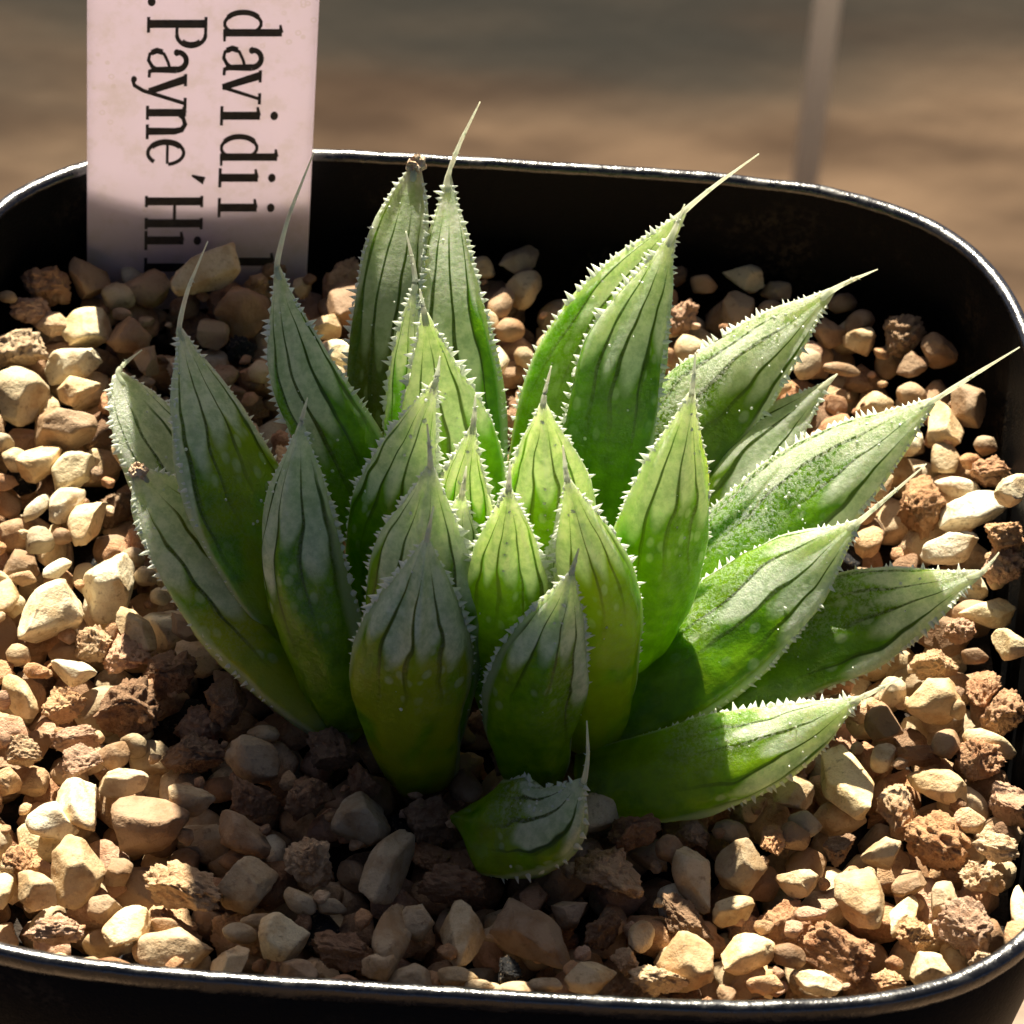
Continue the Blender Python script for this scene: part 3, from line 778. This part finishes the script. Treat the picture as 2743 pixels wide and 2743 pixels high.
SIZES = ((.235, 'large'), (.15, 'medium'), (0, 'small'))
def zone(p):
    x, y = p.x, p.y
    if y > 2.45:
        if x < -1.2: return 'by the foot of the name tag'
        return 'under the back wall of the pot' if x < 1.3 else 'in the back corner beyond the leaves'
    if y < -2.35: return 'at the front rim below the bottom leaf' if -1.1 < x < 1.1 else ('in the front corner below the name tag' if x <= -1.1 else 'in the front corner under the side leaves')
    if x < -2.0: return 'in sun below the name tag' if y < .6 else 'between the name tag and the outermost leaf'
    if x > 2.0: return 'beyond the tips of the long side leaves' if y > -1.0 else 'in sun past the lowest side leaf'
    if y < -1.2: return 'in the shadow in front of the rosette'
    return 'close around the leaf bases'
def px_x(p):
    q = cm.inverted() @ p; return q.x / -q.z
bins = {}
for i in solo:
    s = stones[i]
    sz = next(w for lim, w in SIZES if s['size'] >= lim)
    bins.setdefault((zone(s['pos']), KIND[s['kind']][2], sz), []).append(i)
ORD = ['leftmost', 'second from left', 'third from left', 'fourth from left', 'fifth from left', 'sixth from left', 'seventh from left', 'eighth from left', 'ninth from left', 'tenth from left']
label_of = {}
for (zn, kw, sz), ids in bins.items():
    ids.sort(key=lambda i: px_x(stones[i]['pos']))
    for k, i in enumerate(ids):
        if len(ids) == 1: label_of[i] = f'{sz} {kw} pebble {zn}'
        elif k < len(ORD): label_of[i] = f'{sz} {kw} pebble {zn}, {ORD[k]}'
        else: label_of[i] = f'{sz} {kw} pebble {zn}, {k + 1}th from left'
cnt = [0, 0]
for i in solo:
    s = stones[i]; ro = s['rough']
    lib = RM if ro else SM
    me = lib[cnt[ro] % len(lib)]; cnt[ro] += 1
    o = bpy.data.objects.new('pebble', me)
    fl = Matrix.Diagonal(((1, -1)[s['flip'] & 1], (1, -1)[s['flip'] >> 1], (1, -1)[(s['flip'] & 1) ^ (s['flip'] >> 1)], 1))
    o.matrix_world = s['m'] @ fl
    o.color = (*s['col'], 1)
    COL.objects.link(o)
    tag(o, label_of[i], 'pebble', 'pebbles covering the soil in the pot')
rest = [i for i in range(len(stones)) if i not in solo_set]
GV, GF, GC, GM, base = [], [], [], [], 0
for i in rest:
    s = stones[i]; v, q = stone_world(s)
    GV.append(v); GF.append(q + base); base += len(v)
    GC.append(np.tile((*s['col'], 1.0), (len(v), 1))); GM += [1 if s['rough'] else 0] * len(q)
o = mesh_obj('gravel', np.concatenate(GV).tolist(), np.concatenate(GF).tolist())
o.data.materials.append(M_SMOOTH_F); o.data.materials.append(M_ROUGH_F)
o.data.polygons.foreach_set('material_index', GM)
ca = o.data.color_attributes.new('stone_col', 'FLOAT_COLOR', 'POINT')
ca.data.foreach_set('color', np.concatenate(GC).astype(np.float32).ravel())
tag(o, 'deeper gravel filling the gaps between the top pebbles', 'gravel', kind='stuff')

# ------------------------------------------------------------------ succulent
CENTRE = Vector((-0.062, -0.676, 6.1))
LEAVES = [    ([(-1.325, -0.35, 6.15), (-1.909, 0.165, 6.55), (-2.312, 0.551, 6.95), (-2.573, 0.889, 7.2)], (-2.428, 1.02, 7.3), 0.627, 0.55, 0, 0.25, 0, (-0.5, 0.45, -0.6)),
    ([(-1.032, -0.658, 6.2), (-1.454, -0.344, 6.7), (-1.811, 0.052, 7.3), (-2.141, 0.717, 7.75)], (-1.999, 1.167, 8.1), 0.707, 0.5, 0, 0.1, 0.5, (-0.5, 0.45, -0.6)),
    ([(-0.837, -1.049, 6.05), (-1.361, -0.689, 6.35), (-1.883, -0.337, 6.8), (-2.326, -0.025, 7.2)], (-2.334, 0.04, 7.22), 0.726, 0.6, 0, 0.1, 0.8, (-0.3, 0.4, -0.75)),
    ([(-0.942, -0.968, 6.1), (-1.121, -0.786, 6.7), (-1.269, -0.53, 7.3), (-1.291, -0.286, 7.9)], (-1.263, -0.157, 8.0), 0.628, 0.55, 0, 0.1, 0.1, (-0.309, -0.951, -0.35)),
    ([(-0.565, -0.109, 6.3), (-1.026, 0.125, 7.2), (-1.377, 0.413, 7.8), (-1.535, 0.842, 8.2)], (-1.338, 1.279, 8.75), 0.524, 0.5, 0, 0.1, 0, (-0.087, 0.996, -0.35)),
    ([(-0.636, -0.066, 6.3), (-0.854, 0.538, 7.2), (-0.846, 1.06, 7.9), (-0.723, 1.679, 8.4)], (-0.702, 1.721, 8.42), 0.451, 0.5, 0, 0.05, 0, (0.087, 0.996, -0.35)),
    ([(-0.19, -0.177, 6.3), (-0.347, 0.476, 7.2), (-0.475, 1.046, 7.85), (-0.515, 1.652, 8.35)], (-0.338, 1.971, 8.7), 0.576, 0.5, 0, 0.1, 0, (0.035, 0.999, -0.35)),
    ([(-0.428, -0.147, 6.3), (-0.651, 0.192, 7.3), (-0.695, 0.502, 7.9), (-0.673, 0.757, 8.2)], (-0.746, 0.993, 8.4), 0.327, 0.5, 0, 0.1, 0, (-0.087, 0.996, -0.35)),
    ([(-0.291, -0.184, 6.3), (-0.349, -0.163, 7.2), (-0.471, -0.028, 7.9), (-0.59, 0.214, 8.4)], (-0.623, 0.315, 8.5), 0.674, 0.5, 0, 0.05, 0, (-0.087, 0.996, -0.35)),
    ([(-0.709, -0.495, 6.2), (-0.757, -0.412, 7.0), (-0.654, -0.395, 7.7), (-0.491, -0.296, 8.3)], (-0.474, -0.18, 8.4), 0.542, 0.5, 0, 0.05, 0, (-0.342, -0.94, -0.35)),
    ([(-0.467, -1.205, 6.15), (-0.491, -1.082, 7.0), (-0.508, -0.972, 7.6), (-0.488, -0.876, 8.15)], (-0.516, -0.789, 8.4), 0.736, 0.5, 0, 0.05, 0.1, (-0.139, -0.99, -0.35)),
    ([(-0.46, -1.288, 6.0), (-0.551, -1.272, 6.5), (-0.532, -1.234, 7.15), (-0.484, -1.239, 7.9)], (-0.453, -1.159, 8.1), 0.718, 0.7, 0, 0.05, 0.65, (-0.035, -0.999, -0.35)),
    ([(-0.247, -0.523, 6.5), (-0.285, -0.549, 7.3), (-0.298, -0.571, 7.8), (-0.255, -0.486, 8.15)], (-0.251, -0.396, 8.3), 0.426, 0.5, 0, 0.0, 0, (-0.0, -1.0, -0.35)),
    ([(0.027, -0.902, 6.2), (0.002, -1.046, 7.0), (-0.01, -1.07, 7.6), (-0.026, -1.077, 8.2)], (-0.027, -1.015, 8.35), 0.555, 0.5, 0, 0.05, 0.1, (-0.0, -1.0, -0.35)),
    ([(0.18, -0.25, 6.4), (0.216, -0.453, 7.2), (0.19, -0.486, 7.8), (0.149, -0.493, 8.35)], (0.185, -0.331, 8.5), 0.602, 0.5, 0, 0.1, 0.1, (0.087, -0.996, -0.35)),
    ([(0.579, -1.04, 6.1), (0.567, -1.041, 6.9), (0.48, -1.033, 7.6), (0.307, -1.038, 8.25)], (0.271, -0.966, 8.45), 0.537, 0.6, 0, 0.05, 0.45, (0.259, -0.966, -0.35)),
    ([(0.229, -1.284, 6.0), (0.175, -1.308, 6.5), (0.214, -1.351, 7.1), (0.361, -1.337, 7.8)], (0.395, -1.292, 7.95), 0.613, 0.7, 0, 0.1, 0.1, (0.087, -0.996, -0.35)),
    ([(0.733, -0.622, 6.2), (0.879, -0.523, 7.0), (0.942, -0.413, 7.7), (1.025, -0.271, 8.3)], (1.032, -0.142, 8.5), 0.599, 0.5, 0, 0.1, 0, (0.174, -0.985, -0.35)),
    ([(0.136, 0.187, 6.3), (0.289, 0.741, 7.1), (0.554, 1.155, 7.7), (0.987, 1.526, 8.25)], (1.437, 1.711, 8.6), 0.642, 0.5, 0.25, 0.15, 0.1, (0.259, 0.966, -0.35)),
    ([(0.512, 0.215, 6.3), (0.565, 0.458, 7.1), (0.659, 0.797, 7.7), (0.916, 1.239, 8.3)], (0.978, 1.348, 8.45), 0.6, 0.5, 0, 0.1, 0, (0.259, 0.966, -0.35)),
    ([(0.684, 0.228, 6.3), (1.018, 0.766, 6.9), (1.458, 1.059, 7.4), (1.972, 1.373, 7.8)], (2.249, 1.426, 7.95), 0.68, 0.45, 0, 0.7, 0, (0.633, 0.774, -0.35)),
    ([(0.83, -0.145, 6.2), (1.235, 0.345, 6.7), (1.614, 0.692, 7.1), (1.971, 0.933, 7.4)], (2.028, 0.968, 7.45), 0.593, 0.5, 0, 0.02, 0.1, (0.5, 0.5, -0.3)),
    ([(0.866, -0.52, 6.2), (1.433, -0.031, 6.7), (2.022, 0.258, 7.25), (2.565, 0.4, 7.75)], (3.075, 0.605, 8.05), 0.78, 0.55, 0, 0.8, 0, (0.45, 0.5, -0.65)),
    ([(0.579, -1.04, 6.1), (1.181, -0.647, 6.45), (1.74, -0.356, 6.9), (2.127, -0.247, 7.3)], (2.52, -0.014, 7.6), 0.755, 0.55, 0, 0.25, 0.2, (0.45, 0.5, -0.65)),
    ([(1.008, -0.737, 6.1), (1.685, -0.515, 6.4), (2.387, -0.387, 6.7), (2.912, -0.333, 7.0)], (3.019, -0.24, 7.1), 0.71, 0.55, 0, 0.5, 0.1, (0.45, 0.5, -0.65)),
    ([(0.492, -1.353, 6.0), (1.034, -1.408, 6.2), (1.66, -1.331, 6.45), (2.154, -1.216, 6.75)], (2.394, -1.166, 6.9), 0.595, 0.6, 0, 0.35, 0.2, (0.2, 0.5, -0.8)),
    ([(-0.223, -1.751, 6.06), (0.032, -1.915, 6.2), (0.306, -1.995, 6.38), (0.508, -1.876, 6.62)], (0.503, -1.705, 6.95), 0.613, 0.65, 0, 0.35, 0.3, (0.05, 0.5, -0.8)),
    ([(0.216, -1.021, 6.1), (0.284, -0.911, 6.7), (0.294, -0.954, 7.2), (0.267, -0.935, 7.75)], (0.274, -0.866, 7.9), 0.397, 0.5, 0, 0.05, 0.1, (0.087, -0.996, -0.35)),
    ([(-0.293, -0.789, 6.2), (-0.337, -0.79, 6.9), (-0.33, -0.796, 7.4), (-0.298, -0.819, 7.9)], (-0.281, -0.75, 8.05), 0.429, 0.5, 0, 0.05, 0.1, (-0.139, -0.99, -0.35))]
plant = empty('succulent', tuple(CENTRE))
tag(plant, 'green rosette succulent with pointed toothed leaves and pale windowed tips', 'succulent')

def catmull(P, n):
    P = [Vector(p) for p in P]
    Q = [P[0] * 2 - P[1]] + P + [P[-1] * 2 - P[-2]]
    out = []
    seg = len(P) - 1
    for i in range(n):
        x = i / (n - 1) * seg; k = min(int(x), seg - 1); t = x - k
        a, b, c, d = Q[k], Q[k + 1], Q[k + 2], Q[k + 3]
        out.append(.5 * ((2 * b) + (c - a) * t + (2 * a - 5 * b + 4 * c - d) * t * t + (3 * b - a - 3 * c + d) * t ** 3))
    return out
WT = [0, .12, .28, .42, .54, .66, .77, .86, .93, 1.0]
WW = [.60, .76, .93, 1.0, .985, .87, .66, .42, .22, .065]
WB = [.60, .76, .93, 1.0, 1.0, .96, .86, .69, .47, .13]
BLUNT = (0, 2, 5)
TT = [0, .15, .4, .6, .75, .88, 1.0]
TH = [.80, .92, 1.0, .92, .70, .40, .05]

TAPERED = (26,)
OLIVE = {5: .85, 20: .35, 21: .5, 0: .25, 19: .1}
def make_leaf(idx, pts, awn, width, thick, twist, frost_sheen, yellow, axis):
    rl = random.Random(700 + idx); taper = idx in TAPERED
    M, K = 72, 48
    cl = catmull(pts, M)
    # spread evenly along the length
    seg = [0.0]
    for i in range(1, M): seg.append(seg[-1] + (cl[i] - cl[i - 1]).length)
    Ltot = seg[-1]
    even = []
    for i in range(M):
        d = Ltot * i / (M - 1); k = next((j for j in range(1, M) if seg[j] >= d - 1e-9), M - 1)
        f = (d - seg[k - 1]) / max(1e-9, seg[k] - seg[k - 1]); even.append(cl[k - 1].lerp(cl[k], f))
    cl = even
    outward = Vector(axis).normalized()     # which way the back of the leaf faces
    rows, uvs, frames = [], [], []
    off = Vector((rl.uniform(-90, 90), rl.uniform(-90, 90), 0)); thick *= rl.uniform(.82, 1.15)
    for i in range(M):
        t = i / (M - 1)
        T = (cl[min(i + 1, M - 1)] - cl[max(i - 1, 0)]).normalized()
        B = outward; B = (B - T * B.dot(T)).normalized()   # abaxial direction
        S = T.cross(B).normalized()
        if twist:
            q = Matrix.Rotation(twist * (.3 + .7 * t), 3, T); B = q @ B; S = q @ S
        w = width / 2 * np.interp(t, WT, WB if idx in BLUNT else WW) * (1 if not taper else min(1, .22 + t / .35))
        dn = width / 2 * thick * 1.25 * np.interp(t, TT, TH) * (1 if not taper else min(1, .22 + t / .35))
        up = width / 2 * thick * .50 * np.interp(t, TT, TH)
        frames.append((cl[i], T, B, S, w, dn, up))
        ring, uv = [], []
        for j in range(K):
            th = 2 * math.pi * j / K
            c, s_ = math.cos(th), math.sin(th)
            x = w * math.copysign(abs(c) ** .92, c) * (1 + .10 * noise.noise(Vector((t * 3.2, 7 if c > 0 else 19, idx * 3.7))))
            if s_ < 0:      # upper face, swollen towards the windowed end
                y = -up * abs(s_) ** 1.15 * (1 + .25 * math.sin(math.pi * t))
            else:           # back: rounded with a keel towards the tip
                keel = .75 * max(0, t - .3) * math.exp(-(c / .20) ** 2)
                y = dn * (abs(s_) ** .95) * (1 + keel)
            p = cl[i] + S * x + B * y
            n_ = noise.noise(Vector((c * 2, s_ * 2, t * 5)) + off) * .032 + noise.noise(Vector((c * 5, s_ * 5, t * 14)) + off) * .006
            p += (S * c + B * s_) * n_ * min(1, w / .15)
            ring.append(p); uv.append((c, t, 1.0 if s_ >= 0 else -1.0))
        rows.append(ring); uvs += uv
    V, Fc = strips(rows, caps=True)
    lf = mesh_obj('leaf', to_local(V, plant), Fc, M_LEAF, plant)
    at_ = lf.data.attributes.new('leaf_uv', 'FLOAT_VECTOR', 'POINT')
    at_.data.foreach_set('vector', np.array(uvs, np.float32).ravel())
    lf['leaf_seed'] = rl.random(); lf['leaf_frost_sheen'] = float(frost_sheen); lf['leaf_yellow'] = float(yellow); lf['leaf_olive'] = OLIVE.get(idx, 0.0)
    # bristle at the tip
    a = Vector(awn); tip = cl[-4]; T = frames[-4][1]
    d = (a - cl[-1]).length
    mid1 = cl[-1].lerp(a, .33) + T * d * .07; mid2 = cl[-1].lerp(a, .68) + T * d * .04
    ac = catmull([tip, cl[-1], mid1, mid2, a], 22)
    rows = []
    for i, p in enumerate(ac):
        t = i / 21
        r_ = .020 * (1 - t) ** 1.1 + .004
        if i == 0: r_ = .015
        Tn = (ac[min(i + 1, 21)] - ac[max(i - 1, 0)]).normalized()
        X = Tn.orthogonal().normalized(); Y = Tn.cross(X)
        rows.append([p + (X * math.cos(k * math.pi / 3.5) + Y * math.sin(k * math.pi / 3.5)) * r_ * (1 + .18 * noise.noise(p * 20)) for k in range(7)])
    V, Fc = strips(rows, caps=True)
    mesh_obj('bristle_tip', to_local(V, plant), Fc, M_AWN, lf)
    # teeth on both margins, the keel and scattered warts
    TV, TF = [], []
    def cone(p, d, r_, ln, n=6):
        d = d.normalized(); X = d.orthogonal().normalized(); Y = d.cross(X); b = len(TV)
        bend = Vector((rl.gauss(0, 1), rl.gauss(0, 1), rl.gauss(0, 1))) * ln * .08
        for lev, rr in ((-.35, 1.15), (.3, .62), (.7, .28)):
            for k in range(n):
                TV.append(p + d * ln * lev + bend * max(0, lev) + (X * math.cos(6.2832 * k / n) + Y * math.sin(6.2832 * k / n)) * r_ * rr)
        TV.append(p + d * ln + bend)
        for l in range(2):
            for k in range(n):
                a0, a1 = b + l * n + k, b + l * n + (k + 1) % n; TF.append((a0, a1, a1 + n, a0 + n))
        for k in range(n): TF.append((b + 2 * n + k, b + 2 * n + (k + 1) % n, b + 3 * n))
    def fr(t):
        x = t * (M - 1); i = min(int(x), M - 2); return frames[i], x - i
    for sd in (-1, 1):
        t = .2 + rl.random() * .05
        while t < .985:
            (p, T, B, S, w, dn, up), _ = fr(t)
            big = np.interp(t, [.2, .45, .8, 1], [.35, .8, 1.05, .7])
            cone(p + S * sd * w * .985, S * sd + T * rl.uniform(.1, .5) + B * rl.gauss(0, .25), .022 * big * rl.uniform(.7, 1.2), .033 * big * rl.choice((.5, .8, 1, 1.2, 1.7)) * rl.uniform(.7, 1.2))
            t += rl.uniform(.026, .064) / Ltot * (1.25 - .5 * t)
    t = .5
    while t < .96:
        (p, T, B, S, w, dn, up), _ = fr(t)
        if rl.random() < .8:
            cone(p + B * dn * (1 + .3 * max(0, t - .45)) * .97 + S * rl.gauss(0, .01), B + T * .4, .017, .035 * rl.uniform(.6, 1.2))
        t += rl.uniform(.09, .15) / Ltot
    for _ in range(int(24 + 30 * frost_sheen)):        # warts
        t = rl.uniform(.4, .93); (p, T, B, S, w, dn, up), _ = fr(t)
        c = rl.uniform(-.85, .85); s_ = math.sqrt(1 - c * c)
        if rl.random() < .3: q = p + S * w * c + B * dn * s_ ** .95 * .99; d = B * s_ + S * c
        else: q = p + S * w * c - B * up * s_ ** 1.15 * (1 + .25 * math.sin(math.pi * t)) * .99; d = -B * s_ + S * c * .4
        cone(q, d, .009 * rl.uniform(.5, 1.3), .010 * rl.uniform(.5, 1.3))
    for k in range(12):                           # a few teeth along the bristle
        i = 1 + rl.randrange(13); p = ac[i]
        cone(p, Vector((rl.gauss(0, 1), rl.gauss(0, 1), rl.gauss(0, 1))), .008, .03)
    if idx in DRY:
        bm = bmesh.new(); bmesh.ops.create_icosphere(bm, subdivisions=3, radius=1)
        for v in bm.verts:
            v.co = (cl[-1] - plant.location) + v.co * DRY[idx] * (1 + .6 * noise.fractal(v.co * 2.2 + off, 1, 2, 4))
        me = bpy.data.meshes.new('dry_tip'); bm.to_mesh(me); bm.free(); me.materials.append(M_DRY)
        dt = bpy.data.objects.new('dry_tip', me); COL.objects.link(dt); dt.parent = lf
        dt['label'] = 'withered pale brown leaf tip'
    te = mesh_obj('teeth', to_local(TV, plant), TF, M_TOOTH, lf)
    tag(te, kind='stuff')

DRY = {2: .055, 5: .06}
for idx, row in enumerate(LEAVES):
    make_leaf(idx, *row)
